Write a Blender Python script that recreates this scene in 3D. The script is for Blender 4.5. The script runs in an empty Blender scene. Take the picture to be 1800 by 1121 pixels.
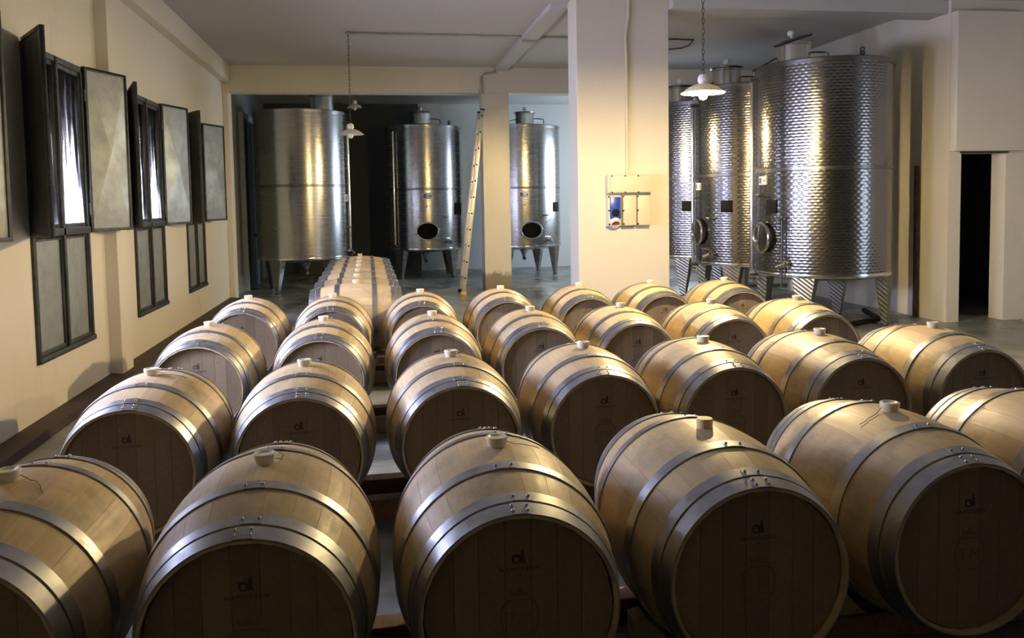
import bpy, bmesh, math, random
from math import sin, cos, pi, radians, atan2, sqrt
from mathutils import Vector, Matrix

random.seed(7)
SC = bpy.context.scene
COL = SC.collection

# ------------------------------------------------------------------ camera
CAM_H = 1.6
FPX, YAW, PITCH, ROLL, CYO = 1458.15, .1629, .0649, -.0169, -108.95
fw = Vector((sin(YAW)*cos(PITCH), cos(YAW)*cos(PITCH), -sin(PITCH)))
rt0 = Vector((cos(YAW), -sin(YAW), 0)); up0 = rt0.cross(fw)
rt = cos(ROLL)*rt0 + sin(ROLL)*up0
up = cos(ROLL)*up0 - sin(ROLL)*rt0
cd = bpy.data.cameras.new('camera'); cam = bpy.data.objects.new('camera', cd); COL.objects.link(cam)
cd.sensor_fit = 'HORIZONTAL'; cd.sensor_width = 36; cd.lens = FPX/1800*36; cd.shift_y = CYO/1800
cd.clip_start = .05; cd.clip_end = 200
m = Matrix((rt, up, -fw)).transposed().to_4x4(); m.translation = (0, 0, CAM_H)
cam.matrix_world = m
SC.camera = cam

# ------------------------------------------------------------------ world, daylight, exposure
SC.view_settings.view_transform = 'Standard'; SC.view_settings.look = 'None'
SC.view_settings.gamma = 1; SC.view_settings.use_curve_mapping = False
SC.view_settings.exposure = -0.45
w = bpy.data.worlds.new('overcast'); SC.world = w; w.use_nodes = True
w.node_tree.nodes['Background'].inputs[0].default_value = (.72, .84, 1, 1)
w.node_tree.nodes['Background'].inputs[1].default_value = 1.6

def daylight(name, loc, rot, sx, sy, power, colour=(.66, .80, 1)):
    l = bpy.data.lights.new(name, 'AREA'); l.shape = 'RECTANGLE'; l.size = sx; l.size_y = sy
    l.energy = power; l.color = colour
    o = bpy.data.objects.new(name, l); COL.objects.link(o); o.location = loc; o.rotation_euler = rot
    return o
CEIL = 4.02
XW = -2.5                                             # inner face of the window wall
WINS = [(3.93, 5.17), (6.58, 7.82), (9.24, 10.48), (11.70, 12.86)]
WIN_POWER = [19000, 15000, 6500, 2500]
for (ya, yb), pw in zip(WINS, WIN_POWER):             # daylight outside each glazed window
    daylight('window_daylight', (XW-.42, (ya+yb)/2, 2.13), (0, radians(-90), 0), 1.36, 1.16, pw)
daylight('doorway_daylight', (10.75, 3.4, 1.45), (0, radians(90), 0), 2.4, 2.2, 70)
daylight('back_room_daylight', (7.15, 17.6, 2.2), (0, radians(90), 0), 1.6, 2.2, 260)
LAMP_POWER = 560

# ------------------------------------------------------------------ mesh helpers
class MB:
    def __init__(s): s.v = []; s.f = []
    def add(s, vs, fs, M=None):
        b = len(s.v)
        s.v += [tuple(M @ Vector(p)) if M is not None else tuple(p) for p in vs]
        s.f += [tuple(b+i for i in f) for f in fs]
        return s
    def hexa(s, p, M=None):      # p: 4 bottom (ccw) + 4 top
        return s.add(p, [(3,2,1,0),(4,5,6,7),(0,1,5,4),(1,2,6,5),(2,3,7,6),(3,0,4,7)], M)
    def box(s, a, b, M=None):
        (x0,y0,z0),(x1,y1,z1) = a, b
        return s.hexa([(x0,y0,z0),(x1,y0,z0),(x1,y1,z0),(x0,y1,z0),(x0,y0,z1),(x1,y0,z1),(x1,y1,z1),(x0,y1,z1)], M)
    def lathe(s, prof, n=32, M=None, closed=False):   # prof: (r,z) about the z axis
        vs = []; fs = []
        for (r, z) in prof:
            for i in range(n):
                a = 2*pi*i/n; vs.append((r*cos(a), r*sin(a), z))
        k = len(prof)
        for j in range(k-1 if not closed else k):
            for i in range(n):
                j2 = (j+1) % k; i2 = (i+1) % n
                fs.append((j*n+i, j*n+i2, j2*n+i2, j2*n+i))
        if not closed:
            if prof[0][0] > 1e-6: fs.append(tuple(range(n))[::-1])
            if prof[-1][0] > 1e-6: fs.append(tuple((k-1)*n+i for i in range(n)))
        return s.add(vs, fs, M)
    def tube(s, pts, r, n=8, M=None):
        pts = [Vector(p) for p in pts]; vs = []; fs = []
        ref = Vector((0, 0, 1))
        for i, p in enumerate(pts):
            d = (pts[min(i+1, len(pts)-1)] - pts[max(i-1, 0)]).normalized()
            q = ref if abs(d.dot(ref)) < .95 else Vector((1, 0, 0))
            u = d.cross(q).normalized(); v_ = d.cross(u).normalized()
            rr = r[i] if isinstance(r, (list, tuple)) else r
            for j in range(n):
                a = 2*pi*j/n; vs.append(p + u*rr*cos(a) + v_*rr*sin(a))
        for i in range(len(pts)-1):
            for j in range(n):
                j2 = (j+1) % n
                fs.append((i*n+j, i*n+j2, (i+1)*n+j2, (i+1)*n+j))
        fs.append(tuple(range(n))[::-1]); fs.append(tuple((len(pts)-1)*n+j for j in range(n)))
        return s.add(vs, fs, M)
    def prism(s, poly, a, b, M=None):                 # poly (x,y) extruded z a..b
        n = len(poly)
        vs = [(x, y, a) for x, y in poly] + [(x, y, b) for x, y in poly]
        fs = [tuple(range(n))[::-1], tuple(range(n, 2*n))] + [(i, (i+1) % n, n+(i+1) % n, n+i) for i in range(n)]
        return s.add(vs, fs, M)
    def sphere(s, c, r, n=12, k=8, sc=(1, 1, 1)):
        prof = [(max(1e-7, r*sin(pi*j/k)), -r*cos(pi*j/k)) for j in range(k+1)]
        return s.lathe(prof, n, Matrix.Translation(c) @ Matrix.Diagonal((*sc, 1)))
    def torus(s, R, r, n=24, k=8, M=None):
        prof = [(R + r*cos(2*pi*j/k), r*sin(2*pi*j/k)) for j in range(k)]
        return s.lathe(prof, n, M, closed=True)
    def mesh(s, name, mat, smooth=35, bevel=0):
        me = bpy.data.meshes.new(name)
        me.from_pydata(s.v, [], s.f)
        bm = bmesh.new(); bm.from_mesh(me)
        bmesh.ops.remove_doubles(bm, verts=bm.verts, dist=1e-6)
        bmesh.ops.recalc_face_normals(bm, faces=bm.faces)
        if bevel:
            es = [e for e in bm.edges if len(e.link_faces) == 2 and e.calc_face_angle() > radians(40)]
            bmesh.ops.bevel(bm, geom=es, offset=bevel, segments=2, profile=.5, affect='EDGES', clamp_overlap=True)
        bm.to_mesh(me); bm.free()
        if smooth:
            me.polygons.foreach_set('use_smooth', [True]*len(me.polygons))
            me.set_sharp_from_angle(angle=radians(smooth))
        me.materials.append(mat)
        return me
    def build(s, name, mat, parent=None, smooth=35, bevel=0, loc=None, label=None):
        return link(name, s.mesh(name, mat, smooth, bevel), parent, loc, label)

def link(name, me, parent=None, loc=None, label=None):
    o = bpy.data.objects.new(name, me); COL.objects.link(o)
    if parent: o.parent = parent
    if loc is not None: o.location = loc
    if label: o['label'] = label
    return o
def tag(o, label, cat, group=None, kind=None):
    o['label'] = label
    if cat: o['category'] = cat
    if group: o['group'] = group
    if kind: o['kind'] = kind
    return o
def thing(name, label, cat, loc=(0, 0, 0), rotz=0, group=None):
    o = link(name, None, None, loc); o.rotation_euler = (0, 0, rotz); o.empty_display_size = .1
    return tag(o, label, cat, group)
def structure(o, label=None):
    o['kind'] = 'structure'
    if label: o['label'] = label
    return o
T = Matrix.Translation
def RX(a): return Matrix.Rotation(a, 4, 'X')
def RY(a): return Matrix.Rotation(a, 4, 'Y')
def RZ(a): return Matrix.Rotation(a, 4, 'Z')

# ------------------------------------------------------------------ materials
class NT:
    def __init__(s, name):
        s.m = bpy.data.materials.new(name); s.m.use_nodes = True
        s.t = s.m.node_tree; s.b = s.t.nodes['Principled BSDF']; s.out = s.t.nodes['Material Output']
    def n(s, typ, **kw):
        nd = s.t.nodes.new('ShaderNode'+typ)
        for k, v in kw.items():
            if k in nd.inputs: 
                s.set(nd, k, v)
            else: setattr(nd, k, v)
        return nd
    def set(s, nd, k, v):
        i = nd.inputs[k]
        if hasattr(v, 'is_output') or isinstance(v, bpy.types.NodeSocket): s.t.links.new(v, i)
        else: i.default_value = v
    def math(s, op, a, b=None, c=None):
        nd = s.t.nodes.new('ShaderNodeMath'); nd.operation = op
        for i, x in enumerate((a, b, c)):
            if x is None: continue
            if isinstance(x, (int, float)): nd.inputs[i].default_value = x
            else: s.t.links.new(x, nd.inputs[i])
        return nd.outputs[0]
    def coord(s, scale=(1, 1, 1), which='Object', offset=None):
        tc = s.t.nodes.new('ShaderNodeTexCoord'); mp = s.t.nodes.new('ShaderNodeMapping')
        s.t.links.new(tc.outputs[which], mp.inputs[0]); mp.inputs['Scale'].default_value = scale
        if offset is not None: s.t.links.new(offset, mp.inputs['Location'])
        return mp.outputs[0]
    def noise(s, vec, scale, detail=4, rough=.55):
        nd = s.n('TexNoise'); s.t.links.new(vec, nd.inputs['Vector'])
        nd.inputs['Scale'].default_value = scale; nd.inputs['Detail'].default_value = detail; nd.inputs['Roughness'].default_value = rough
        return nd.outputs['Fac']
    def ramp(s, fac, stops):
        nd = s.t.nodes.new('ShaderNodeValToRGB'); s.t.links.new(fac, nd.inputs[0]); e = nd.color_ramp.elements
        while len(e) < len(stops): e.new(.5)
        for el, (p, c) in zip(e, stops):
            el.position = p; el.color = (*c, 1) if len(c) == 3 else c
        return nd.outputs[0]
    def mix(s, fac, a, b, mode='MIX'):
        nd = s.t.nodes.new('ShaderNodeMix'); nd.data_type = 'RGBA'; nd.blend_type = mode
        for i, x in ((0, fac), (6, a), (7, b)):
            if isinstance(x, bpy.types.NodeSocket): s.t.links.new(x, nd.inputs[i])
            elif isinstance(x, (int, float)): nd.inputs[i].default_value = x
            else: nd.inputs[i].default_value = (*x, 1)
        return nd.outputs[2]
    def rng(s, v, a, b, c, d):
        nd = s.t.nodes.new('ShaderNodeMapRange'); s.t.links.new(v, nd.inputs[0])
        for i, x in enumerate((a, b, c, d)): nd.inputs[i+1].default_value = x
        return nd.outputs[0]
    def bump(s, h, strength=.3, dist=.01):
        nd = s.t.nodes.new('ShaderNodeBump'); s.t.links.new(h, nd.inputs['Height'])
        nd.inputs['Strength'].default_value = strength; nd.inputs['Distance'].default_value = dist
        s.t.links.new(nd.outputs[0], s.b.inputs['Normal'])
    def base(s, c):
        if isinstance(c, bpy.types.NodeSocket): s.t.links.new(c, s.b.inputs['Base Color'])
        else: s.b.inputs['Base Color'].default_value = (*c, 1)
    def rough(s, r):
        if isinstance(r, bpy.types.NodeSocket): s.t.links.new(r, s.b.inputs['Roughness'])
        else: s.b.inputs['Roughness'].default_value = r
    def metal(s, v): s.b.inputs['Metallic'].default_value = v

def simple(name, c, rough=.5, metal=0, var=.12, scale=8, spec=.5):
    t = NT(name); v = t.noise(t.coord(), scale)
    t.base(t.mix(t.rng(v, .3, .7, 0, 1), tuple(x*(1-var) for x in c), tuple(min(1, x*(1+var)) for x in c)))
    t.rough(rough); t.metal(metal); t.b.inputs['Specular IOR Level'].default_value = spec
    return t.m

def plaster(name, c, dirt=(.45, .38, .28), dirty=.5, rough=.85):
    t = NT(name); g = t.coord(which='Object')
    big = t.noise(g, .9, 5, .6); fine = t.noise(g, 14, 4)
    col = t.mix(t.rng(big, .35, .75, 0, .35), c, tuple(x*.86 for x in c))
    stain = t.noise(t.coord((1.6, 1.6, .5)), 2.1, 6, .65)
    col = t.mix(t.rng(stain, .60, .78, 0, dirty), col, dirt)
    t.base(col); t.rough(rough)
    t.bump(t.math('ADD', fine, t.math('MULTIPLY', big, 2.)), .25, .006)
    return t.m

M_WALL = plaster('cream_plaster', (.75, .70, .58), (.55, .48, .36), .35)
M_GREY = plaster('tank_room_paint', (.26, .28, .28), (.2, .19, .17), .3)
M_DIM = plaster('shaded_tank_room_tone', (.075, .08, .072), (.05, .05, .045), .3)  # dimness of the left far wall put into its colour
M_CEIL = plaster('ceiling_paint', (.56, .55, .52), (.4, .37, .32), .3)
M_PILLAR = plaster('pillar_paint', (.70, .655, .55), (.6, .54, .42), .15)
def stained_pillar():
    t = NT('stained_pillar_paint'); g = t.coord(which='Object')
    nz = t.noise(t.coord((2, 2, 1.2)), 3.2, 6, .65)
    sep = t.n('SeparateXYZ'); t.t.links.new(g, sep.inputs[0])
    damp = t.math('SUBTRACT', t.math('ADD', t.math('MULTIPLY', nz, .45), .13), sep.outputs[2])
    col = t.mix(t.rng(damp, 0, .06, 0, 1), (.72, .67, .55), (.30, .25, .18))
    t.base(col); t.rough(.85); t.bump(nz, .3, .006)
    return t.m
M_PILLAR2 = stained_pillar()

def concrete():
    t = NT('wet_concrete'); g = t.coord(which='Object')
    big = t.noise(g, .55, 6, .62); mid = t.noise(g, 3.1, 5, .6); fine = t.noise(g, 30, 3)
    col = t.ramp(t.math('ADD', t.math('MULTIPLY', big, .65), t.math('MULTIPLY', mid, .35)),
                 [(.36, (.06, .065, .06)), (.5, (.21, .22, .20)), (.64, (.42, .44, .42))])
    t.base(col)
    t.rough(t.rng(big, .35, .65, .16, .5))
    t.bump(t.math('ADD', mid, t.math('MULTIPLY', fine, .3)), .2, .01)
    return t.m
M_FLOOR = concrete()
M_CURB = simple('dark_red_curb', (.055, .032, .026), .6, 0, .35, 5)

def oak(name, light, dark, spread=.16, stain=.5):
    t = NT(name)
    oi = t.n('ObjectInfo'); r = oi.outputs['Random']
    off = t.n('CombineXYZ'); 
    for i in range(3): t.t.links.new(t.math('MULTIPLY', r, (37., 53., 71.)[i]), off.inputs[i])
    g = t.coord((9, .8, 9), offset=off.outputs[0]); grain = t.noise(g, 7, 6, .6)
    c0 = t.mix(t.rng(grain, .35, .7, 0, 1), light, dark)
    tone = t.rng(r, 0, 1, 1-spread, 1+spread*.5)
    hs = t.n('HueSaturation'); t.t.links.new(tone, hs.inputs['Value']); t.t.links.new(c0, hs.inputs['Color'])
    # grey smudges in the shape of handling marks
    geo = t.n('NewGeometry'); sm = t.noise(geo.outputs['Position'], 4.2, 6, .66)
    col = t.mix(t.rng(sm, .48, .70, 0, stain), hs.outputs[0], (.23, .20, .15))
    t.base(col); t.rough(t.rng(grain, .3, .7, .42, .58))
    t.bump(grain, .12, .003)
    return t.m
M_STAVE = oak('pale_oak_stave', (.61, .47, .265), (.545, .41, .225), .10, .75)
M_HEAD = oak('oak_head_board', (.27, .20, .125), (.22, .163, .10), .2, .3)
M_RAIL = oak('rough_rail_timber', (.26, .15, .085), (.15, .085, .05), .2, .5)
M_CHOCK = oak('pale_chock_timber', (.60, .52, .36), (.5, .42, .28), .2, .3)

def galv():
    t = NT('galvanised_hoop'); g = t.coord(which='Object')
    a = t.noise(g, 26, 4, .6); b = t.noise(g, 7, 5, .6)
    t.base(t.mix(t.rng(b, .35, .7, 0, 1), (.43, .445, .465), (.27, .28, .30)))
    t.metal(.9); t.rough(t.rng(a, .3, .7, .30, .52)); t.bump(a, .06, .002)
    return t.m
M_HOOP = galv()
M_RIVET = simple('steel_rivet', (.5, .5, .5), .3, 1)
M_BUNG = simple('silicone_bung', (.74, .67, .50), .4, 0, .06)
M_BUNGW = simple('wooden_bung', (.78, .58, .30), .6, 0, .15, 20)
M_STRING = simple('dark_string', (.06, .05, .04), .8)
M_CREST = simple('faint_print', (.185, .135, .085), .8)
M_BRAND = simple('scorched_print', (.065, .045, .032), .8)

def steel(name, c, rough, dimple=None, brush=True):
    t = NT(name); t.metal(1.0)
    tc = t.n('TexCoord'); sep = t.n('SeparateXYZ'); t.t.links.new(tc.outputs['Object'], sep.inputs[0])
    x, y, z = sep.outputs
    big = t.noise(t.coord((1, 1, .35)), 2.5, 4)
    t.base(t.mix(t.rng(big, .3, .7, 0, 1), c, tuple(v*.86 for v in c)))
    if dimple:
        ang = t.math('ARCTAN2', y, x)
        u = t.math('MULTIPLY', ang, dimple[0]); v = t.math('MULTIPLY', z, 2*pi/dimple[1])
        h = t.math('MULTIPLY', t.math('COSINE', u), t.math('COSINE', v))
        row = t.math('MULTIPLY', t.math('COSINE', t.math('MULTIPLY', v, 2.)), .75)
        t.bump(t.math('ADD', h, row), dimple[3], dimple[2])
        t.rough(rough)
    else:
        br = t.noise(t.coord((.8, .8, 60)), 4, 3)
        t.rough(t.rng(br, .3, .7, rough*.8, rough*1.2)); t.bump(br, .05, .003)
    return t.m
M_DIMP = steel('dimpled_steel', (.27, .27, .275), .20, (66, .074, .004, .19))
M_RIM = steel('dull_rim_steel', (.22, .22, .22), .3)
M_STEEL = steel('brushed_steel', (.44, .44, .43), .25)
M_BRIGHT = steel('bright_steel', (.66, .66, .65), .18)
M_DARKST = simple('dark_steel', (.09, .09, .09), .35, .8)
def legplate():
    t = NT('checker_plate'); t.metal(1); t.base((.32, .32, .31)); t.rough(.3)
    tc = t.n('TexCoord'); sep = t.n('SeparateXYZ'); t.t.links.new(tc.outputs['Object'], sep.inputs[0])
    x, y, z = sep.outputs
    v = t.math('SINE', t.math('MULTIPLY', t.math('ADD', t.math('ADD', x, y), z), 130.))
    t.bump(v, .6, .004)
    return t.m
M_LEG = legplate()
M_HOLE = simple('dark_hollow', (.012, .011, .009), .9, spec=.05)
M_INK = simple('label_ink', (.03, .04, .09), .6)
M_WHITE = simple('white_plastic', (.75, .75, .72), .4)
M_BLACK = simple('black_sheet', (.012, .011, .013), .8, spec=.15)
M_BLUE = simple('blue_switch', (.02, .06, .42), .3)
M_RED = simple('red_insert', (.35, .06, .05), .5)
M_BOXC = simple('beige_enclosure', (.62, .58, .42), .45, 0, .05)
M_PIPE = simple('grey_conduit', (.42, .41, .38), .5)
M_CHAIN = simple('dark_chain', (.10, .08, .06), .5, .6)
M_FRAME = simple('painted_iron_frame', (.055, .058, .055), .5, .3, .4, 12)
def shutter():
    t = NT('zinc_sheet'); g = t.coord(which='Object')
    a = t.noise(g, 3.2, 6, .65); b = t.noise(g, 22, 4)
    t.base(t.mix(t.rng(a, .35, .7, 0, 1), (.40, .42, .38), (.24, .255, .23)))
    t.metal(.35); t.rough(t.rng(a, .3, .7, .3, .5)); t.bump(t.math('ADD', a, t.math('MULTIPLY', b, .1)), .25, .02)
    return t.m
M_SHUT = shutter()
def film():                                      # crumpled, dusty plastic sheet behind the glass
    t = NT('crumpled_window_film'); t.t.nodes.remove(t.b)
    tc = t.n('TexCoord'); sep = t.n('SeparateXYZ'); t.t.links.new(tc.outputs['Object'], sep.inputs[0])
    a = t.noise(t.coord((.5, 3.2, .45)), 2.4, 6, .62); b = t.noise(t.coord((.5, 9, .8)), 2.2, 3, .5)
    fold = t.math('ADD', t.math('MULTIPLY', a, .75), t.math('MULTIPLY', b, .25))
    top_fade = t.math('MULTIPLY', t.rng(sep.outputs[2], 1.0, 2.3, 0, 1), .30)     # painted-in fade of the daylight, bright foot to dim top
    dens = t.rng(t.math('SUBTRACT', fold, top_fade), .12, .52, -2.75, -.35)
    T_ = t.math('POWER', 10., dens)
    cc = t.n('CombineColor'); t.t.links.new(T_, cc.inputs[0]); t.t.links.new(t.math('MULTIPLY', T_, .93), cc.inputs[1]); t.t.links.new(T_, cc.inputs[2])
    tr = t.n('BsdfTransparent'); t.t.links.new(cc.outputs[0], tr.inputs[0])
    gl = t.n('BsdfGlossy'); gl.inputs['Roughness'].default_value = .25; gl.inputs[0].default_value = (.6, .6, .6, 1)
    m2 = t.n('MixShader'); m2.inputs[0].default_value = .06
    t.t.links.new(tr.outputs[0], m2.inputs[1]); t.t.links.new(gl.outputs[0], m2.inputs[2])
    t.t.links.new(m2.outputs[0], t.out.inputs[0])
    return t.m
M_FILM = film()
def enamel():
    t = NT('enamel_shade'); t.base((.82, .76, .62)); t.rough(.35)
    tl = t.n('BsdfTranslucent'); tl.inputs[0].default_value = (.9, .8, .6, 1)
    mx = t.n('MixShader'); mx.inputs[0].default_value = .12
    t.t.links.new(t.b.outputs[0], mx.inputs[1]); t.t.links.new(tl.outputs[0], mx.inputs[2]); t.t.links.new(mx.outputs[0], t.out.inputs[0])
    return t.m
M_ENAMEL = enamel()
M_CERAM = simple('white_ceramic', (.82, .78, .70), .3, 0, .04)
def glow(name, c, s):
    t = NT(name); t.b.inputs['Emission Color'].default_value = (*c, 1); t.b.inputs['Emission Strength'].default_value = s
    return t.m
M_BULB_ON = glow('lit_bulb', (1, .73, .34), LAMP_POWER/(pi*.0165))
M_BULB_ON2 = glow('lit_bulb_weaker', (1, .73, .34), .6*LAMP_POWER/(pi*.0165))
M_BULB_OFF = simple('unlit_bulb', (.75, .75, .72), .2)
M_ALU = simple('aluminium', (.62, .60, .54), .4, .6, .08)
M_YEL = simple('ladder_foot', (.65, .42, .08), .5)
M_DOORD = simple('dark_door', (.05, .045, .04), .5, .2, .3)
M_RUST = simple('rusty_pipe', (.10, .06, .035), .7, .2, .4, 14)

# ------------------------------------------------------------------ the setting
FRONT, BACK, XR, XR2 = -11.0, 20.3, 7.1, 10.6
structure(MB().box((XW-.3, FRONT-.2, -.2), (XR2+.4, BACK+.2, 0)).build('floor', M_FLOOR, smooth=0), 'grey concrete floor with damp worn patches')
structure(MB().box((XW-.3, FRONT-.2, CEIL), (XR2+.4, BACK+.2, CEIL+.2)).build('ceiling', M_CEIL, smooth=0), 'flat painted plaster ceiling')

# window wall, built around its window openings
Z0, Z1 = .46, 2.83
mb = MB(); ys = [FRONT-.2]
for a, b in WINS: ys += [a, b]
ys.append(15.2)
for i in range(0, len(ys), 2): mb.box((XW-.25, ys[i], 0), (XW, ys[i+1], CEIL))
for a, b in WINS:
    mb.box((XW-.25, a, 0), (XW, b, Z0)); mb.box((XW-.25, a, Z1), (XW, b, CEIL))
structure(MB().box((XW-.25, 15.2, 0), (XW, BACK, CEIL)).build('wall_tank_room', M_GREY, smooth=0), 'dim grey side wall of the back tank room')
structure(mb.build('wall_left', M_WALL, smooth=0), 'cream plaster wall with the shuttered windows')
structure(MB().box((XW, 8.27, .04), (XW+.11, 8.62, 3.72)).build('trim_1', M_WALL, smooth=0, bevel=.004), 'shallow plaster pilaster on the window wall')
structure(MB().box((XW, FRONT, 3.72), (XW+.13, 14.85, CEIL)).build('trim_2', M_WALL, smooth=0, bevel=.004), 'plaster beam running along the top of the window wall')
structure(MB().hexa([(XW, FRONT, 0), (XW+.2, FRONT, 0), (XW+.2, 14.85, 0), (XW, 14.85, 0),
                     (XW, FRONT, .06), (XW+.17, FRONT, .045), (XW+.17, 14.85, .045), (XW, 14.85, .06)]).build('baseboard_left', M_CURB, smooth=0, bevel=.006),
          'dark red-brown kerb along the foot of the window wall')
# back beam with the opening to the tank room
structure(MB().box((XW, 14.85, 3.57), (XR, 15.2, CEIL)).build('trim_3', M_WALL, smooth=0, bevel=.004), 'deep cream beam above the opening to the back tank room')
structure(MB().box((XW, 14.85, 0), (XW+.09, 15.2, 3.57)).build('trim_4', M_WALL, smooth=0, bevel=.004), 'narrow cream jamb where the back opening meets the window wall')
structure(MB().box((1.945, 14.85, 0), (2.43, 15.25, 3.57)).build('trim_5', M_PILLAR2, smooth=0, bevel=.006), 'slim cream pillar with a damp-stained foot behind the ladder')
structure(MB().box((2.385, 9.6, 0), (3.515, 10.03, CEIL)).build('trim_6', M_PILLAR, smooth=0, bevel=.008), 'broad cream pillar carrying the electrical box')
structure(MB().box((3.515, 9.45, 3.86), (XR2+.2, 9.85, CEIL)).build('trim_7', M_CEIL, smooth=0, bevel=.004), 'shallow ceiling beam from the broad pillar to the right wall')
structure(MB().box((2.17, 10.03, 3.955), (2.40, 14.85, CEIL)).build('trim_8', M_CEIL, smooth=0, bevel=.004), 'ceiling rib between the broad and the slim pillar')
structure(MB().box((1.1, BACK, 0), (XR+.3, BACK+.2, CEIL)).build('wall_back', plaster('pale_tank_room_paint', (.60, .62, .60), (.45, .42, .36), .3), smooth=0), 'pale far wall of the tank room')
structure(MB().box((XW-.3, BACK, 0), (1.1, BACK+.2, CEIL)).build('wall_back_dark', M_DIM, smooth=0), 'left part of the far wall between the left tanks, its shade put into a dark colour')  # same far wall, darkened by colour where it lies in shade
structure(MB().box((XW-.3, FRONT-.2, 0), (XR2+.3, FRONT, CEIL)).build('wall_front', M_WALL, smooth=0), 'wall behind the camera')
# right wall beside the dimpled tanks, with the daylight window of the tank room
mb = MB(); mb.box((XR, 9.65, 0), (XR+.16, 16.5, CEIL)); mb.box((XR, 18.7, 0), (XR+.16, BACK, CEIL))
mb.box((XR, 16.5, 0), (XR+.16, 18.7, 1.3)); mb.box((XR, 16.5, 3.1), (XR+.16, 18.7, CEIL))
structure(mb.build('wall_right', M_WALL, smooth=0), 'cream side wall behind the dimpled tanks')
# wall facing the camera with the doorway
mb = MB(); mb.box((XR, 9.4, 0), (7.275, 9.65, CEIL)); mb.box((7.905, 9.4, 0), (XR2+.2, 9.65, CEIL)); mb.box((7.275, 9.4, 2.13), (7.905, 9.65, CEIL))
structure(mb.build('wall_doorway', M_WALL, smooth=0), 'stained cream wall pierced by the dark doorway')
structure(MB().box((7.10, 9.27, 2.15), (8.09, 9.4, 3.86)).build('trim_9', M_PILLAR, smooth=0, bevel=.006), 'boxed-out grey-white bulkhead above the dark doorway')
structure(MB().box((7.255, 9.385, 2.125), (7.93, 9.42, 2.16)).build('trim_10', M_RUST, smooth=0, bevel=.003), 'thin lintel strip over the dark doorway')
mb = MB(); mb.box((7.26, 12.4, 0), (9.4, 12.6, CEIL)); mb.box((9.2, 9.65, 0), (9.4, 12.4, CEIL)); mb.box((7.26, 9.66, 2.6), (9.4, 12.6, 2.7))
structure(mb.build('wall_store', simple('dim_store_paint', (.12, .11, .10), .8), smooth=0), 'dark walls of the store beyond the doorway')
mb = MB(); mb.box((XR2, FRONT, 0), (XR2+.2, 2.3, CEIL)); mb.box((XR2, 4.5, 0), (XR2+.2, 9.45, CEIL)); mb.box((XR2, 2.3, 2.65), (XR2+.2, 4.5, CEIL)); mb.box((XR2, 2.3, 0), (XR2+.2, 4.5, .22))
structure(mb.build('wall_side', M_WALL, smooth=0), 'right-hand wall out of the frame with a daylit doorway')

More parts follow.
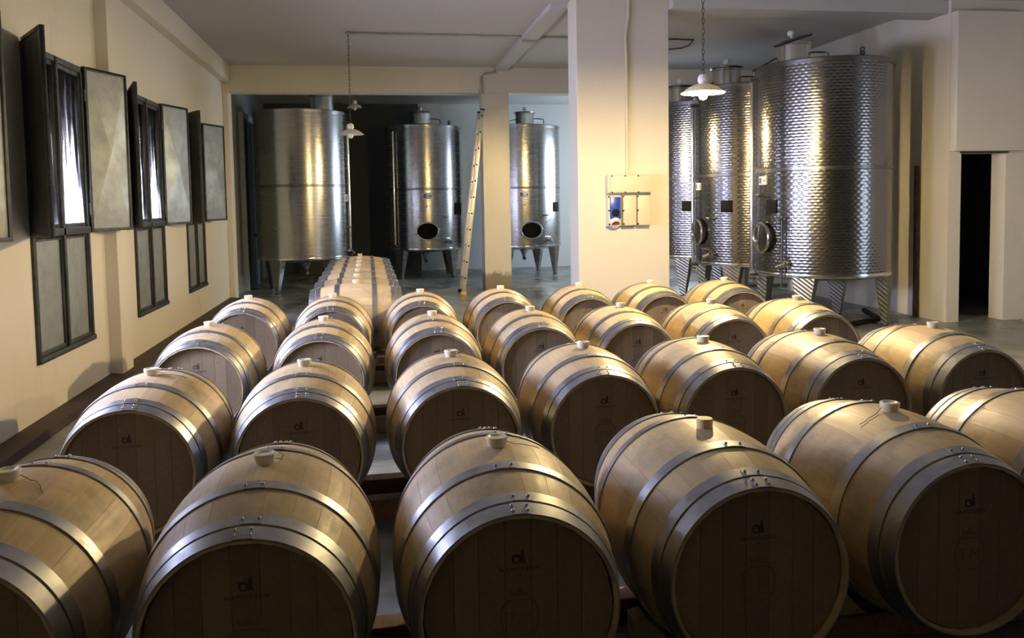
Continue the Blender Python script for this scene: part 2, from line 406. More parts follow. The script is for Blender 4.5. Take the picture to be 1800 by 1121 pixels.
# windows: glazed upper part, closed lower sheet panels, shutters folded back
def window(n, ya, yb, aL, aR):
    W = structure(link('window_%d' % n, None, None, (XW, (ya+yb)/2, Z0)), None); W.empty_display_size = .1
    W['label'] = ['nearest window, only its folded shutter in view at the left edge', 'tall iron window nearest the camera with a bright film-covered pane',
                  'middle tall iron window with purple-grey film', 'farthest tall iron window, half hidden by its dark shutter'][n-1]
    h = (yb-ya)/2; H = Z1-Z0; zs = 1.43-Z0
    f = MB(); t = .045
    for s in (-1, 1): f.box((-.05, s*h-(t if s > 0 else 0), 0), (.022, s*h+(t if s < 0 else 0), H))
    f.box((-.05, -h, H-t), (.022, h, H)); f.box((-.05, -h, 0), (.035, h, t)); f.box((-.05, -h, zs-.03), (.03, h, zs+.03)); f.box((-.05, -.022, 0), (.03, .022, H))
    f.build('frame', M_FRAME, W, bevel=.003)
    for s in (-1, 1):
        y0, y1 = (-h+t, -.022) if s < 0 else (.022, h-t)
        c = MB(); b = .035                          # casement sash
        c.box((-.035, y0, zs+.03), (.006, y0+b, H-t)); c.box((-.035, y1-b, zs+.03), (.006, y1, H-t))
        c.box((-.035, y0+b, H-t-b), (.006, y1-b, H-t)); c.box((-.035, y0+b, zs+.03), (.006, y1-b, zs+.03+b))
        c.build('sash', M_FRAME, W, bevel=.002)
        MB().box((-.022, y0+b, zs+.03+b), (-.018, y1-b, H-t-b)).build('pane', M_FILM, W, smooth=0)
        lp = MB()                                   # lower closed sheet panel, pressed to a shallow cross
        yc = (y0+y1)/2; zc = (t+zs-.03)/2
        A = [(-.004, y0, t), (-.004, y1, t), (-.004, y1, zs-.03), (-.004, y0, zs-.03), (.006, yc, zc)]
        B = [(x-.012, y, z) for x, y, z in A[:4]]
        lp.add(A+B, [(0, 1, 4), (1, 2, 4), (2, 3, 4), (3, 0, 4), (5, 6, 7, 8), (0, 1, 6, 5), (1, 2, 7, 6), (2, 3, 8, 7), (3, 0, 5, 8)])
        p = lp.build('lower_panel', M_SHUT, W, smooth=0)
        r = MB(); e = .03
        r.box((-.004, y0, t), (.012, y0+e, zs-.03)); r.box((-.004, y1-e, t), (.012, y1, zs-.03)); r.box((-.004, y0+e, t), (.012, y1-e, t+e)); r.box((-.004, y0+e, zs-.03-e), (.012, y1-e, zs-.03))
        r.build('panel_rim', M_FRAME, p, bevel=.002)
    lw = .57; z0, z1 = zs-.02, H+.02
    for s, ang in ((-1, aL), (1, aR)):
        if ang is None: continue
        S = MB(); d = .016
        A = [(0, 0, z0), (0, s*lw, z0), (0, s*lw, z1), (0, 0, z1), (.034, s*lw/2, (z0+z1)/2)]
        B = [(-d, y, z) for x, y, z in A[:4]]
        S.add(A+B, [(0, 1, 4), (1, 2, 4), (2, 3, 4), (3, 0, 4), (5, 6, 7, 8), (0, 1, 6, 5), (1, 2, 7, 6), (2, 3, 8, 7), (3, 0, 5, 8)])
        o = S.build('shutter', M_SHUT if s > 0 else M_FRAME, W, smooth=0, loc=(.03, s*h, 0))
        o.rotation_euler = (0, 0, -s*radians(ang))
        R = MB(); e = .028
        for x0, x1 in ((-d-.006, .012),):
            R.box((x0, min(0, s*e), z0), (x1, max(0, s*e), z1)); R.box((x0, min(s*lw, s*(lw-e)), z0), (x1, max(s*lw, s*(lw-e)), z1))
            R.box((x0, min(s*e, s*(lw-e)), z0), (x1, max(s*e, s*(lw-e)), z0+e)); R.box((x0, min(s*e, s*(lw-e)), z1-e), (x1, max(s*e, s*(lw-e)), z1))
        R.build('shutter_rim', M_FRAME, o, bevel=.002)
        for hz in (z0+.2, z1-.25):
            MB().lathe([(.013, -.05), (.013, .05)], 8, T((0, 0, hz))).build('hinge', M_FRAME, o)
    return W
window(1, *WINS[0], 78, 20); window(2, *WINS[1], 32, 20); window(3, *WINS[2], 20, 19); window(4, *WINS[3], 31, 22)  # nearest window's unseen left leaf swung out to shade the front row

# dark door and its posts in the tank room's left wall
D = structure(link('door_1', None, None, (XW, 17.2, 0)), 'tall dark metal door in the side wall of the tank room'); D.empty_display_size = .1
MB().box((0, -.62, 0), (.05, .62, 3.3)).build('door_leaf', M_DOORD, D, bevel=.004)
fr = MB(); fr.box((0, -.75, 0), (.09, -.62, 3.42)); fr.box((0, .62, 0), (.09, .75, 3.42)); fr.box((0, -.62, 3.3), (.09, .62, 3.42))
fr.build('door_frame', simple('grey_blue_paint', (.36, .42, .44), .6), D, bevel=.004)
MB().box((.05, .44, 1.0), (.11, .56, 1.05)).build('door_handle', M_DARKST, D, bevel=.005)

# ------------------------------------------------------------------ wine barrels
BR, BH, BL = .35, .2814, .45                       # bilge radius, head radius, half length
def prof(t): return BR - (BR-BH)*(abs(t)/BL)**1.9
NST = 26
def stave_mesh():
    mb = MB(); NL, NA = 14, 3
    hw = pi/NST; rows = []
    for i in range(NL+1):
        t = -BL + 2*BL*i/NL; r = prof(t); g = .0001/r; row = []
        th = .024 if i not in (0, NL) else .006
        row.append((r-th, -hw+g)); row.append((r-.0005, -hw+g))
        for j in range(NA+1): row.append((r, -hw+g+.0005/r + (2*hw-2*g-.001/r)*j/NA))
        row.append((r-.0005, hw-g)); row.append((r-th, hw-g))
        rows.append([(q*sin(a), t, q*cos(a)) for q, a in row])
    n = len(rows[0]); vs = [p for r_ in rows for p in r_]; fs = []
    for i in range(NL):
        for j in range(n-1): fs.append((i*n+j, i*n+j+1, (i+1)*n+j+1, (i+1)*n+j))
        fs.append((i*n+n-1, i*n, (i+1)*n, (i+1)*n+n-1))
    fs.append(tuple(range(n))); fs.append(tuple(NL*n+j for j in range(n))[::-1])
    mb.add(vs, fs)
    return mb.mesh('stave', M_STAVE, 40)
ME_STAVE = stave_mesh()
def hoop_mesh(t0, t1, lap):
    mb = MB(); n = 112; th = .0046; vs = []; fs = []
    sec = [(t0, .0), (t0, th), ((t0+t1)/2, th), (t1, th), (t1, 0)]
    for i in range(n):
        a = 2*pi*i/n
        for t, q in sec:
            r = prof(t)+q+.0004; vs.append((r*sin(a), t, r*cos(a)))
    k = len(sec)
    for i in range(n):
        i2 = (i+1) % n
        for j in range(k): fs.append((i*k+j, i*k+(j+1) % k, i2*k+(j+1) % k, i2*k+j))
    mb.add(vs, fs)
    # overlapping tongue of the riveted lap
    m_ = 10; a0, a1 = lap; vs = []; fs = []
    for i in range(m_+1):
        a = a0+(a1-a0)*i/m_; w_ = 1 if i > 0 else .55; tc = (t0+t1)/2; hw = (t1-t0)/2*w_
        for t, q in ((tc-hw, th*.5), (tc-hw, th+.0022), (tc+hw, th+.0022), (tc+hw, th*.5)):
            r = prof(t)+q; vs.append((r*sin(a), t, r*cos(a)))
    for i in range(m_):
        for j in range(4): fs.append((i*4+j, i*4+(j+1) % 4, (i+1)*4+(j+1) % 4, (i+1)*4+j))
    fs += [(0, 1, 2, 3), tuple(m_*4+j for j in (3, 2, 1, 0))]
    mb.add(vs, fs)
    return mb.mesh('hoop', M_HOOP, 40)
ME_RIVET = MB().lathe([(.0052, -.002), (.0052, .0008), (.0038, .0032), (.0001, .0044)], 8).mesh('rivet', M_RIVET, 50)
def rivet_spots(t0, t1, lap, rows):
    out = []
    for t in ([(t0+t1)/2] if rows == 1 else [t0+(t1-t0)*.3, t0+(t1-t0)*.75]):
        for a in (lap[0]+.028, lap[1]-.03):
            r = prof(t)+.0078
            out.append((RY(a) @ Vector((0, t, r)), a))
    return out
HOOPS = []
for s in (-1, 1):
    for (a, b, rows) in ((.398, .4495, 2 if s < 0 else 1), (.345, .388, 1), (.160, .205, 1)):
        t0, t1 = sorted((s*a, s*b)); L = (-.075, .125) if s < 0 else (-.02, .16)
        HOOPS.append((hoop_mesh(t0, t1, L), rivet_spots(t0, t1, L, rows)))
def head_meshes():
    out = []; R = prof(.41)-.022; xs = [-R, -.185, -.115, -.04, .035, .11, .18, R]
    for a, b in zip(xs[:-1], xs[1:]):
        a2, b2 = a+.0006, b-.0006; pts = []
        k = 6
        for i in range(k+1):
            x = a2+(b2-a2)*i/k; pts.append((x, sqrt(max(0, R*R-x*x))))
        for i in range(k, -1, -1):
            x = a2+(b2-a2)*i/k; pts.append((x, -sqrt(max(0, R*R-x*x))))
        q = []
        for p in pts:
            if not q or (abs(p[0]-q[-1][0])+abs(p[1]-q[-1][1])) > 1e-5: q.append(p)
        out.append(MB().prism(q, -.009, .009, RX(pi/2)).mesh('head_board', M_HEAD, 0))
    return out
ME_HEAD = head_meshes()

def text_geo(body, size):
    cu = bpy.data.curves.new('t', 'FONT'); cu.body = body; cu.size = size; cu.align_x = 'CENTER'; cu.space_character = 1.15
    o = bpy.data.objects.new('t', cu); COL.objects.link(o); bpy.context.view_layer.update()
    me = bpy.data.meshes.new_from_object(o.evaluated_get(bpy.context.evaluated_depsgraph_get()))
    vs = [tuple(v.co) for v in me.vertices]; fs = [tuple(p.vertices) for p in me.polygons]
    bpy.data.objects.remove(o); bpy.data.curves.remove(cu); bpy.data.meshes.remove(me)
    return vs, fs
MS = RX(pi/2) @ Matrix.Scale(.62, 4)
MR = RX(pi/2)                                     # print plane: x right, y up -> facing -y
def ring_poly(mb, outer, inner, M):
    n = len(outer); mb.add([(x, y, 0) for x, y in outer]+[(x, y, 0) for x, y in inner], [(i, (i+1) % n, n+(i+1) % n, n+i) for i in range(n)], M)
def superell(cx, cy, a, b, p=3., n=28):
    out = []
    for i in range(n):
        t = 2*pi*i/n; c, s = cos(t), sin(t)
        out.append((cx+a*math.copysign(abs(c)**(2/p), c), cy+b*math.copysign(abs(s)**(2/p), s)))
    return out
def brand_mesh():
    mb = MB(); 
    vs, fs = text_geo('NAMORBAN', .030); mb.add(vs, fs, MS @ T((0, 0, 0)))
    vs, fs = text_geo('CB', .014); mb.add(vs, fs, MS @ T((0, -.022, 0)))
    ring_poly(mb, superell(-.014, .056, .020, .022), superell(-.013, .054, .010, .012), MS)
    mb.add([(x, y, 0) for x, y in [(.004, .034), (.016, .040), (.030, .032), (.026, .055), (.024, .085), (.014, .103), (.008, .085), (.004, .062)]], [tuple(range(8))], MS)
    return mb.mesh('brand_print', M_BRAND, 0)
def crest_mesh():
    mb = MB()
    ring_poly(mb, superell(0, 0, .055, .056, 3.4), superell(0, 0, .049, .050, 3.4), MR)
    vs, fs = text_geo('TM', .055); mb.add(vs, fs, MR @ T((0, -.019, 0)))
    mb.add([(x, y, 0) for x, y in [(-.026, .062), (.026, .062), (.03, .088), (.015, .074), (0, .092), (-.015, .074), (-.03, .088)]], [tuple(range(7))], MR)
    return mb.mesh('crest_print', M_CREST, 0)
ME_BRAND, ME_CREST = brand_mesh(), crest_mesh()
ME_BUNG = MB().lathe([(.026, -.02), (.028, 0), (.033, .012), (.036, .029), (.0345, .033), (.027, .034), (.022, .030), (.0001, .029)], 24).mesh('bung', M_BUNG, 45)
ME_BUNGW = MB().lathe([(.026, -.02), (.028, 0), (.029, .030), (.027, .033), (.0001, .034)], 24).mesh('bung', M_BUNGW, 45)
def string_mesh(k):
    rnd = random.Random(k); pts = []; x, y = .03, 0; a = rnd.uniform(-.5, .9)
    for i in range(12):
        z = BR - (BR-sqrt(max(0, BR*BR-x*x))) - (BR-prof(y)) + .0035
        pts.append((x, y, z+.012*max(0, 1-i/3))); a += rnd.uniform(-.55, .5); x += .012*cos(a); y += .012*sin(a)
    return MB().tube(pts, .0012, 5).mesh('string', M_STRING, 60)
ME_STR = [string_mesh(k) for k in (3, 5, 11)]

def barrel(label, x, y, z, rz=0, crest=True, string=None, wood=False, group='oak barrels lying in rows', brand=True, dz=0):
    B = thing('oak_barrel', label, 'barrel', (x, y, z), rz, group)
    for k in range(NST):
        o = link('stave', ME_STAVE, B, (0, 0, BR)); o.rotation_euler = (0, 2*pi*k/NST, 0)
    for i, (hm, rm) in enumerate(HOOPS):
        o = link('hoop', hm, B, (0, 0, BR)); o.rotation_euler = (0, random.uniform(-.05, .05), 0)
        for p, a in rm: link('rivet', ME_RIVET, o, p).rotation_euler = (0, a, 0)
    for t in (-1, 1):
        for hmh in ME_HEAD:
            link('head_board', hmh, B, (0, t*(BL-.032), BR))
    if brand:
        link('brand_print', ME_BRAND, B, (0, -(BL-.032)-.0098, BR+.115), 'dark scorched maker name and emblem')
        if crest: link('crest_print', ME_CREST, B, (0, -(BL-.032)-.0098, BR-.02), 'faint scorched crest')
    link('bung', ME_BUNGW if wood else ME_BUNG, B, (0, 0, 2*BR-.001), 'pale wooden bung' if wood else 'translucent white silicone bung')
    if string is not None:
        o = link('string', ME_STR[string % 3], B, (0, 0, BR), 'loose dark string tied to the bung')
        o.rotation_euler = (0, 0, pi if string >= 3 else 0)
    return B

BZ = .1006
POS = {(1,1):(-1.101,2.645),(1,2):(-.361,2.649),(1,3):(.377,2.672),(1,4):(1.128,2.735),(1,5):(1.885,2.797),(1,6):(2.62,2.84),
(2,1):(-1.085,4.20),(2,2):(-.37,4.255),(2,3):(.377,4.327),(2,4):(1.114,4.41),(2,5):(1.815,4.422),(2,6):(2.567,4.49),(2,7):(3.345,4.545),
(3,1):(-1.13,5.858),(3,2):(-.375,5.915),(3,3):(.39,5.98),(3,4):(1.12,6.03),(3,5):(1.82,6.036),(3,6):(2.548,6.05),(3,7):(3.27,6.065),
(4,1):(-1.11,7.50),(4,2):(-.385,7.44),(4,3):(.39,7.579),(4,4):(1.14,7.633),(4,5):(1.895,7.655),(4,6):(2.606,7.665),(4,7):(3.395,7.735)}
RN = {1: 'front row', 2: 'second row', 3: 'third row', 4: 'fourth row from the front'}
ORD = ['leftmost', 'second from left', 'third from left', 'fourth from left', 'fifth from left', 'sixth from left', 'seventh from left']
STR = {(1,1): 0, (1,2): 1, (1,3): 2, (1,5): 5, (2,1): 2, (3,2): 0, (2,3): 1}
EXTRA = {(1,1): 'cut by the left frame edge', (1,2): 'string on its bung', (1,3): 'white stringed bung',
         (1,4): 'with a pale wooden bung', (1,5): 'long string on bung', (1,6): 'cut off by the right frame edge'}
for (r, c), (x, y) in POS.items():
    rv = random.Random(r*10+c)
    lab = 'oak barrel, %s in the %s' % (ORD[c-1], RN[r])
    if (r, c) in EXTRA: lab += ', ' + EXTRA[(r, c)]
    elif c == 7: lab = 'oak barrel, rightmost in the %s' % RN[r]
    barrel(lab, x, y, BZ, rv.uniform(-.012, .012), crest=(c >= 4 or r == 1 or rv.random() < .4), string=STR.get((r, c)), wood=((r, c) == (1, 4)), group='oak barrels lying in four rows')
CR = ['nearest', 'second nearest', 'third', 'fourth', 'fifth', 'sixth', 'farthest']
for k in range(7):
    barrel('oak barrel lying crosswise behind the rows, %s of that file of seven' % CR[k] if k not in (0, 6) else 'oak barrel lying crosswise behind the rows, %s of that file' % CR[k],
           -.205-.006*k, 8.42+.755*k, .13, pi/2, brand=False, group='oak barrels lying crosswise in a file')

# rails under the barrels
RAILH = .1
for r in range(1, 5):
    yc = 2.70+1.637*(r-1)
    for s, nm in ((-1, 'front'), (1, 'rear')):
        y0 = yc-.2 if s < 0 else yc+.13
        x0, x1 = -1.62, (3.1 if r == 1 else 3.9)
        o = MB().hexa([(x0, y0, 0), (x1, y0+.21, 0), (x1, y0+.31, 0), (x0, y0+.1, 0), (x0, y0, RAILH), (x1, y0+.21, RAILH), (x1, y0+.31, RAILH), (x0, y0+.1, RAILH)]).build('timber_rail', M_RAIL, smooth=0, bevel=.006)
        tag(o, 'dark timber rail under the %s, its %s support' % (RN[r].replace(' from the front', ''), nm + (' end' if 0 else '')), 'rail', 'timber rails under the barrels')
for s, nm in ((-1, 'left'), (1, 'right')):
    o = MB().box((-.22+s*.25-.05, 8.1, 0), (-.22+s*.25+.05, 13.3, .13)).build('timber_rail', M_RAIL, smooth=0, bevel=.006)
    tag(o, 'dark timber rail along the crosswise barrels, %s of the pair' % nm, 'rail', 'timber rails under the crosswise barrels')
# wooden chocks wedged under the front row
for c in range(1, 7):
    x, y = POS[(1, c)]
    for s, nm in ((-1, 'left'), (1, 'right')):
        if c == 1 and s < 0: continue
        yy = 2.50+.21*(x+1.62)/4.72+.05
        xx = x+s*.235; rb = prof(.22)
        pr = [(-.06, 0), (.06, 0), (.06, .075), (.02, .085)] if s > 0 else [(-.06, 0), (.06, 0), (-.02, .085), (-.06, .075)]
        o = MB().prism(pr, -.045, .045, RX(pi/2)).build('barrel_chock', M_CHOCK, smooth=0, bevel=.003, loc=(xx, yy, RAILH+.001))
        tag(o, 'pale wooden wedge on the front rail, %s side of the %s barrel' % (nm, ORD[c-1] + (' front' if 1 else '')), 'wedge', 'wooden wedges holding the front barrels')

# ------------------------------------------------------------------ steel tanks
def tank(label, cx, cy, r, z0, z1, style, legs_world=pi/4, feats=(), neck=(0, 0), group=None, zmid=None, lug=None, nlegs=4, gauge=None, open_lid=False):
    n = sqrt(cx*cx+cy*cy); phi = atan2(-cx/n, cy/n)
    K = thing('wine_tank', label, 'tank', (cx, cy, 0), phi, group)
    dimp = style == 'dimple'
    MBODY = M_DIMP if dimp else M_STEEL
    MB().lathe([(r, z0), (r, z0+.3*(z1-z0)), (r, z0+.6*(z1-z0)), (r, z1)], 128).build('body', MBODY, K)
    top = MB().lathe([(r+.012, z1-.05), (r+.014, z1), (r, z1+.012), (r*.55, z1+.06), (.0001, z1+.085)], 96).build('top_cone', M_RIM if dimp else M_STEEL, K)
    MB().lathe([(.0001, z0-.10), (r*.7, z0-.05), (r-.03, z0-.012), (r+.006, z0), (r+.010, z0+.02), (r+.006, z0+.045), (r, z0+.05)], 96).build('base_ring', M_BRIGHT, K)
    zm = zmid if zmid else (z0+z1)/2
    MB().lathe([(r, zm-.025), (r+.005, zm-.02), (r+.005, zm+.02), (r, zm+.025)], 96).build('weld_band', M_RIM, K)
    # legs: tapered folded plates
    for i in range(nlegs):
        a = legs_world + 2*pi*i/nlegs - phi
        rr = r-.10; M = RZ(a) @ T((rr, 0, 0))
        lg = MB(); wt, wb = (.15, .045) if dimp else (.14, .03); zt = z0+.04
        o_ = .075
        lg.hexa([(.02-.02, -wb, .012), (o_, -wb, .012), (o_, wb, .012), (.0, wb, .012), (-.07, -wt, zt), (o_+.022, -wt, zt), (o_+.022, wt, zt), (-.07, wt, zt)], M)
        L = lg.build('leg', M_LEG if dimp else M_STEEL, K, smooth=0, bevel=.008)
        MB().lathe([(.055, 0), (.055, .012), (.02, .02), (.02, .06)], 16, M @ T((.04, 0, 0))).build('foot', M_DARKST, L)
    # manhole neck with lid on the roof
    nx, ny = neck; nb = z1+.03; N = MB().lathe([(.215, nb), (.215, nb+.26), (.225, nb+.265), (.225, nb+.285), (.205, nb+.285), (.205, nb+.1)], 48, T((nx, ny, 0))).build('manhole_neck', M_BRIGHT, K)
    tilt = T((nx, ny, nb+.295)) @ (RY(radians(-14)) @ RX(radians(10)) if open_lid else Matrix.Identity(4))
    if open_lid: tilt = T((0, 0, .03)) @ tilt
    Lid = MB().lathe([(.0001, 0), (.245, 0), (.25, .012), (.24, .022), (.1, .045), (.0001, .05)], 48, tilt).build('lid', M_DARKST if open_lid else M_STEEL, N)
    MB().lathe([(.02, .03), (.022, .07), (.045, .08), (.048, .12), (.035, .14), (.0001, .145)], 20, tilt).build('breather_valve', M_WHITE if dimp else M_BRIGHT, Lid)
    MB().tube([(nx+.22, ny, nb+.17), (nx+.34, ny, nb+.165), (nx+.42, ny, nb+.15), (nx+.43, ny, nb+.05)], .011, 8).build('lid_handle', M_DARKST, N)
    if lug is not None:
        M = RZ(0) @ T((r*sin(lug)*.97, -r*cos(lug)*.97, z1))
        g = MB(); 
        pl = [(-.035, -.02), (.035, -.02), (.03, .07)] + [(.028*cos(a), .085+.028*sin(a)) for a in [pi*k/6 for k in range(0, 7)]] + [(-.03, .07)]
        hole = [(.012*cos(2*pi*k/10), .085+.012*sin(2*pi*k/10)) for k in range(10)]
        bm_o = [(.03*cos(2*pi*k/10), .085+.03*sin(2*pi*k/10)) for k in range(10)]
        vs = [(x, -.006, z) for x, z in bm_o]+[(x, -.006, z) for x, z in hole]+[(x, .006, z) for x, z in bm_o]+[(x, .006, z) for x, z in hole]
        fs = []
        for k in range(10):
            k2 = (k+1) % 10
            fs += [(k, k2, 10+k2, 10+k), (20+k, 30+k, 30+k2, 20+k2), (k, 20+k, 20+k2, k2), (10+k, 10+k2, 30+k2, 30+k)]
        g.add(vs, fs, M); g.box((-.03, -.006, -.02), (.03, .006, .062), M)
        g.build('lifting_lug', M_DARKST, K)
    def at(th, z, out=0.): return T(((r+out)*sin(th), -(r+out)*cos(th), z)) @ RZ(th)
    for ft in feats:
        kind, th, z = ft[0], ft[1], ft[2]; M = at(th, z)
        if kind == 'label':
            M = M @ Matrix.Scale(1.2 if dimp else 1.5, 4)
            p = MB().box((-.07, -.012, -.045), (.07, .02, .045), M).build('label_plate', M_WHITE, K, bevel=.002)
            for (a_, b_, c_, d_) in ((-.058, -.028, -.040, .03), (-.034, -.028, -.022, .03), (.035, -.012, .052, .008)):
                MB().box((a_, -.0135, b_), (c_, -.0122, d_), M).build('label_mark', M_INK, p, smooth=0)
        elif kind == 'black':
            s = ft[3] if len(ft) > 3 else .09
            MB().box((-s, -.010, -s*.95), (s, .03, s*.95), M).build('black_panel', M_BLACK, K, bevel=.002)
        elif kind == 'oval':
            MBo = M @ RX(pi/2) @ Matrix.Diagonal((1.18, .92, 1, 1))
            d_ = MB().lathe([(.0001, .004), (.185, .004), (.19, -.03)], 40, MBo).build('manway_door', M_HOLE, K)
            MB().torus(.2, .018, 48, 10, MBo @ T((0, 0, .012))).build('manway_ring', M_BRIGHT, d_)
            MB().tube([M @ Vector((.23, -.02, .06)), M @ Vector((.30, -.05, .13)), M @ Vector((.40, -.04, .22)), M @ Vector((.45, -.02, .25))], .007, 6).build('manway_stay', M_BRIGHT, d_)
        elif kind == 'wheel':
            Mw = M @ RX(pi/2)
            d_ = MB().lathe([(.0001, .035), (.16, .03), (.17, -.04)], 40, Mw).build('manway_door', M_DARKST, K)
            MB().torus(.178, .022, 48, 10, Mw @ T((0, 0, .045))).build('manway_ring', M_BRIGHT, d_)
            MB().box((-.02, -.10, -.17), (.02, -.06, .17), M @ RY(.15)).build('clamp_bar', M_BRIGHT, d_, bevel=.008)
            MB().sphere(M @ Vector((.02, -.12, -.04)), .045, 16, 10).build('clamp_knob', M_BRIGHT, d_)
        elif kind == 'tap':
            q = MB().tube([M @ Vector((0, .02, 0)), M @ Vector((0, -.09, 0))], .016, 10).build('sample_tap', M_BRIGHT, K)
            MB().tube([M @ Vector((-.045, -.07, .012)), M @ Vector((.045, -.07, .012))], .011, 8).build('tap_handle', M_BRIGHT, q)
        elif kind == 'drain':
            q = MB(); q.tube([M @ Vector((0, .02, 0)), M @ Vector((0, -.10, 0)), M @ Vector((-.06, -.15, -.04))], [.032, .032, .03], 14)
            q.torus(.034, .008, 18, 6, M @ T((0, -.055, 0)) @ RX(pi/2))
            q = q.build('drain_valve', M_BRIGHT, K)
            MB().tube([M @ Vector((-.0, -.06, .035)), M @ Vector((-.0, -.06, .07)), M @ Vector((-.17, -.07, .085))], .008, 8).build('valve_lever', M_BRIGHT, q)
        elif kind == 'rod':                      # thin vertical pipe z..ft[3]
            MB().tube([M @ Vector((0, -.05, 0)), M @ Vector((0, -.05, ft[3]-z))], .009, 8).build('sight_rod', M_DARKST, K)
        elif kind == 'spout':
            q = MB().lathe([(.10, z0-.03), (.03, z0-.20), (.03, z0-.24)], 20, T((.12*sin(th), -r*.45, 0))).build('outlet_cone', M_STEEL, K)
            MB().tube([(.12*sin(th), -r*.45, z0-.22), (.12*sin(th), -r*.45-.12, z0-.25), (.12*sin(th)+.02, -r*.45-.2, z0-.25)], .033, 12).build('outlet_pipe', M_DARKST, q)
    if gauge is not None:
        th, za, zb = gauge; M = at(th, 0, .045)
        q = MB().tube([M @ Vector((0, 0, za)), M @ Vector((0, 0, zb))], .027, 12).build('level_tube', M_BRIGHT, K)
        b_ = MB()
        for zz in (za+.02, zb-.03):
            b_.box((-.035, -.03, zz-.025), (.035, .08, zz+.025), M)
        b_.lathe([(.045, za-.05), (.045, za-.03)], 16, M); b_.build('tube_bracket', M_DARKST, q, bevel=.003)
        MB().tube([M @ Vector((0, 0, zb)), M @ Vector((0, .0, zb+.09)), Vector((nx-.1, ny-.05, z1+.2))], .010, 8).build('vent_rod', M_DARKST, q)
    return K
G1, G2 = 'dimpled steel tanks on the right', 'brushed steel tanks in the back room'
F1 = [('label', -1.02, 1.83), ('black', -.80, 1.50), ('wheel', -.98, 1.11), ('tap', -.585, 1.34), ('rod', -.56, .50, 1.33), ('drain', -.50, .80), ('tap', -1.03, 1.64)]
F2 = [('label', -1.15, 1.80), ('black', -.42, 1.50), ('wheel', -1.10, 1.12), ('tap', -.72, 1.32), ('drain', -.70, .80), ('tap', -1.1, 1.63)]
tank('large dimpled steel tank nearest the camera, beside the right wall', 5.70, 9.92, .83, .63, 3.26, 'dimple', pi/4, F1, (-.37, 0), G1, 1.96, .56, 4, (-1.42, .60, 3.16), True)
tank('middle dimpled steel tank behind the lit lamp', 5.66, 11.9, .83, .63, 3.25, 'dimple', pi/4, F2, (-.36, 0), G1, 1.96, None, 4, (-1.35, .60, 3.05))
tank('farthest dimpled steel tank, half hidden by the broad pillar', 5.62, 13.75, .83, .63, 3.22, 'dimple', pi/4, [('black', -.28, 1.5), ('drain', .1, .72)], (-.36, 0), G1, 1.96, None, 4, None)
tank('big brushed steel tank at the left of the back room', -1.36, 16.35, .85, .62, 3.36, 'brush', pi/4+.2, [('label', 1.25, 1.75), ('tap', 1.3, 1.2), ('drain', 1.25, .75), ('spout', .3, .6)], (.42, -.1), G2, 1.98, None, 4, (1.33, .7, 3.2))
tank('brushed steel tank with oval manway, between dark wall and ladder', 1.10, 18.6, .85, .62, 3.29, 'brush', pi/4, [('label', .08, 1.78), ('black', 1.02, 1.5, .13), ('oval', .06, 1.03), ('tap', .55, 1.32), ('drain', .62, .80), ('spout', 0, .6), ('tap', .09, 1.55)], (-.04, 0), G2, 1.93, .75, 4, (-.80, .7, 3.22))
tank('brushed steel tank with oval manway, between the slim and broad pillars', 3.32, 18.6, .85, .62, 3.29, 'brush', pi/4+.15, [('label', .05, 1.78), ('black', 1.05, 1.5, .11), ('oval', .22, 1.0), ('tap', .62, 1.32), ('drain', .72, .78), ('spout', .1, .6), ('tap', .1, 1.55)], (.08, 0), G2, 1.93, None, 4, (-.62, .7, 3.25))

# ------------------------------------------------------------------ lamps
def chain_mesh(L):
    mb = MB(); n = max(2, int(L/.042)); 
    for i in range(n):
        z = (i+.5)*L/n
        mb.torus(.011, .0032, 10, 5, T((0, 0, z)) @ RZ((i % 2)*pi/2) @ RX(pi/2) @ Matrix.Diagonal((1, 2.15, 1, 1)))
    return mb
def pendant(label, x, y, z, lit, rr=.18, short=False):
    P = thing('pendant_lamp', label, 'lamp', (x, y, z), 0, 'pendant lamps')
    MB().lathe([(.03, .075), (.06, .07), (.12, .045), (rr, 0), (rr+.003, -.004), (rr-.002, -.002), (.118, .038), (.055, .062), (.028, .066)], 40).build('lamp_shade', M_ENAMEL, P)
    MB().lathe([(.0001, .155), (.025, .15), (.042, .13), (.046, .10), (.035, .075), (.03, .03), (.02, .02)], 24).build('lamp_socket', M_CERAM, P)
    MB().lathe([(.014, .05), (.02, .035), (.035, -.005), (.036, -.025), (.026, -.05), (.0001, -.06)], 20).build('bulb', (M_BULB_ON2 if lit == 2 else M_BULB_ON) if lit else M_BULB_OFF, P)
    c = chain_mesh(CEIL-z-.17).build('chain', M_CHAIN, P, loc=(0, 0, .15))
    MB().lathe([(.045, CEIL-z-.04), (.045, CEIL-z-.01), (.03, CEIL-z)], 20).build('ceiling_rose', M_PIPE, P)
    return P
pendant('lit pendant lamp glowing in front of the dimpled tanks', 2.755, 6.7, 2.50, True)
pendant('lit pendant lamp hidden behind the broad pillar', 3.2, 12.05, 2.60, 2)
pendant('unlit pendant lamp with cream shade in front of the left tank', -.30, 11.95, 2.60, False)
pendant('small dark pendant lamp deep inside the back room', -.35, 17.6, 3.62, False, .15)

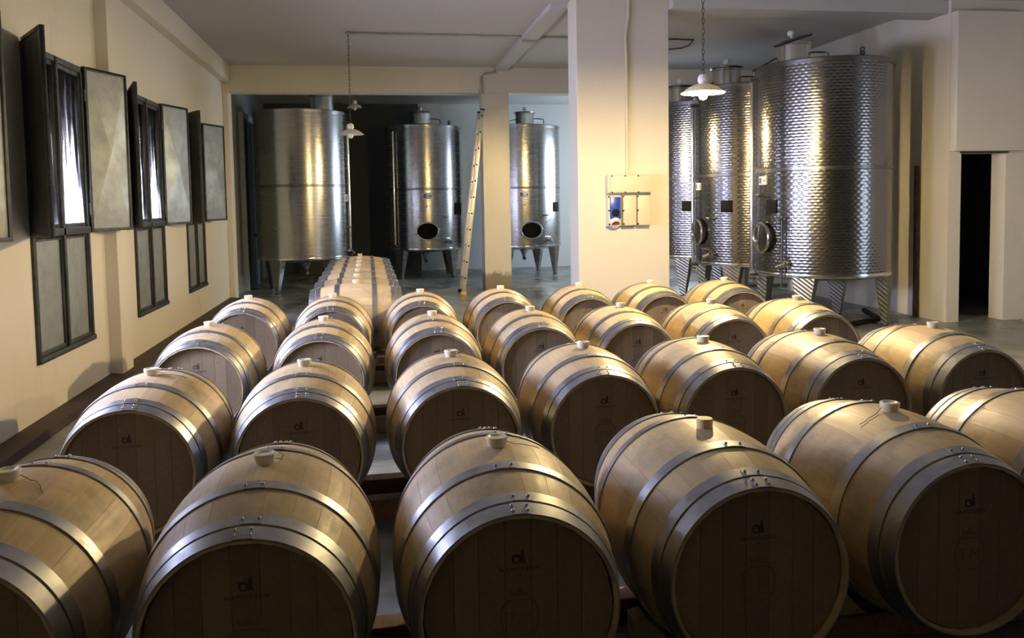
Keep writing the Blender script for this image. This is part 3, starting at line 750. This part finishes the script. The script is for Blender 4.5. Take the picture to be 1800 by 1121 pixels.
# ------------------------------------------------------------------ pipes and conduits
o = MB().tube([(-.28, 11.96, CEIL-.02), (2.17, 12.02, CEIL-.02), (2.17, 12.02, CEIL-.085), (2.42, 12.03, CEIL-.085), (2.42, 12.03, CEIL-.02), (4.2, 12.06, CEIL-.02)], .017, 8).build('ceiling_conduit', M_PIPE)
tag(o, 'thin conduit running across the ceiling to the unlit lamp', 'conduit')
o = MB(); o.tube([(2.42, 10.06, CEIL-.03), (2.42, 14.80, CEIL-.03)], .022, 8); o = o.build('ceiling_conduit', M_PIPE)
tag(o, 'thin conduit following the ceiling rib from the broad pillar', 'conduit')
o = MB().tube([(2.2, 14.82, CEIL-.09), (1.98, 14.82, CEIL-.12), (1.93, 14.82, CEIL-.16), (1.93, 14.82, 3.6)], .018, 8).build('wall_conduit', M_PIPE)
MB().box((1.88, 14.79, 3.555), (1.95, 14.85, 3.62)).build('junction_box', M_PIPE, o, bevel=.006)
tag(o, 'short bent conduit dropping down the beam beside the slim pillar', 'conduit')
o = MB().box((2.36, 11.95, CEIL-.075), (2.47, 12.1, CEIL-.003)).build('junction_box', M_PIPE, bevel=.008)
tag(o, 'small grey junction box where the ceiling conduits cross', 'box')
o = MB().tube([(4.22, 12.0, CEIL-.03), (4.45, 11.92, CEIL-.035), (4.76, 11.93, CEIL-.04), (4.83, 12.28, CEIL-.05), (4.81, 12.56, CEIL-.045), (4.6, 12.72, CEIL-.04), (4.1, 12.76, CEIL-.03)], .013, 8).build('ceiling_cable', M_RUST)
tag(o, 'dark looped cable on the ceiling right of the broad pillar', 'cable')
o = MB().tube([(2.985, 9.577, 1.90), (2.985, 9.577, 3.3), (2.975, 9.577, 3.55), (3.01, 9.577, 3.75), (3.015, 9.577, CEIL-.005)], .017, 8).build('wall_conduit', M_BOXC)
tag(o, 'beige conduit rising from the electrical box up the broad pillar', 'conduit')

# electrical box on the broad pillar
E = thing('electrical_box', 'beige electrical distribution box with blue switch on the broad pillar', 'electrical box', (2.985, 9.6, 1.28))
def bx(name, x0, x1, z0, z1, d0, d1, mat, par=E, bev=.008, lab=None): return MB().box((x0, -d1, z0), (x1, -d0, z1)).build(name, mat, par, bevel=bev, label=lab)
bx('backplate', -.265, .262, .02, .62, 0, .035, M_BOXC)
ub = bx('upper_housing', -.268, .27, .415, .63, .035, .12, M_BOXC)
bx('upper_lid', -.245, .268, .418, .628, .12, .15, M_BOXC, ub, .01)
for x in (-.225, -.065, .095):
    for z in (.425, .615): bx('screw', x-.008, x+.008, z-.008, z+.008, .14, .154, M_BLACK, ub, 0)
for k in range(3):
    x0 = -.262+.177*k; m0 = bx('module', x0, x0+.165, .03, .39, .035, .10, M_BOXC)
    if k == 0:
        b0 = bx('switch_face', x0+.02, x0+.15, .115, .37, .10, .125, M_BLUE, m0, .006, 'glossy blue switch cover')
        MB().lathe([(.045, 0), (.04, .02), (.015, .03), (.0001, .03)], 20, T((x0+.085, -.125, .185)) @ RX(pi/2)).build('switch_knob', M_BLACK, b0)
        s0 = MB().lathe([(.062, 0), (.066, .05), (.05, .055), (.05, .03), (.0001, .03)], 24, T((x0+.085, -.085, .085)) @ RX(pi/2+.75)).build('socket', M_WHITE, m0, label='white round socket')
        MB().lathe([(.044, .02), (.044, .042), (.0001, .042)], 16, T((x0+.085, -.085, .085)) @ RX(pi/2+.75)).build('socket_insert', M_RED, s0)
    else:
        bx('module_lid', x0+.004, x0+.164, .032, .388, .10, .122, M_BOXC, m0, .008)
    for z in (.05, .21, .375): bx('screw', x0+.002, x0+.014, z-.008, z+.008, .095, .128, M_BLACK, m0, 0)

# ------------------------------------------------------------------ ladder against the slim pillar
LD = thing('ladder', 'aluminium extension ladder leaning against the slim pillar', 'ladder', (1.5, 14.7, 0))
topx, topz = .405, 3.25
for y, nm in ((-.22, 0), (.24, 1)):
    d = Vector((topx, 0, topz)).normalized(); u = Vector((d.z, 0, -d.x))
    L = sqrt(topx**2+topz**2); M = Matrix((u, Vector((0, 1, 0)), d)).transposed().to_4x4(); M.translation = (0, y, 0)
    st = MB().box((-.035, -.014, .05), (.035, .014, L), M).build('stile', M_ALU, LD, bevel=.004)
    MB().box((-.05, -.022, 0), (.05, .022, .06), M).build('foot_cap', M_YEL if nm == 0 else M_BLACK, st, bevel=.006)
    MB().box((-.04, -.02, L-.03), (.04, .02, L), M).build('end_cap', M_DARKST, st, bevel=.004)
    if nm == 0:
        dd = MB()
        for i in range(11): dd.lathe([(.016, -.017), (.016, -.014)], 12, M @ T((0, 0, .3+i*.285)) @ RX(pi/2) @ T((0, 0, .031)))
        dd.build('rung_end', M_BLACK, st, smooth=0)
for i in range(11):
    s = .3+i*.285; c = Vector((topx, 0, topz)).normalized()*s
    MB().tube([(c.x, -.22, c.z), (c.x, .24, c.z)], .017, 8).build('rung', M_ALU, LD)

# hose pipes on the floor by the dimpled tanks
o = MB().tube([(4.55, 9.5, .05), (5.0, 9.25, .05), (5.6, 9.2, .05), (6.3, 9.6, .05), (6.6, 10.4, .05)], .035, 10).build('hose', M_BLACK)
tag(o, 'black hose lying on the floor in front of the nearest dimpled tank', 'hose')
o = MB().tube([(4.45, 10.9, .38), (4.9, 10.85, .38), (5.4, 10.85, .38), (5.7, 10.85, .38)], .03, 10).build('steel_pipe', M_BRIGHT)
for x in (4.5, 5.3): MB().box((x-.02, 10.83, 0), (x+.02, 10.87, .36)).build('pipe_stand', M_DARKST, o)
MB().tube([(4.5, 10.86, .40), (4.5, 10.84, .52)], .008, 6).build('valve_lever', M_BRIGHT, o)
tag(o, 'low steel transfer pipe between the dimpled tanks', 'pipe')
o = MB().tube([(7.06, 9.95, 0), (7.06, 9.95, .9), (7.055, 9.95, 2.0)], .035, 8).build('drain_pipe', M_RUST)
tag(o, 'rusty vertical pipe on the right wall behind the nearest dimpled tank', 'pipe')
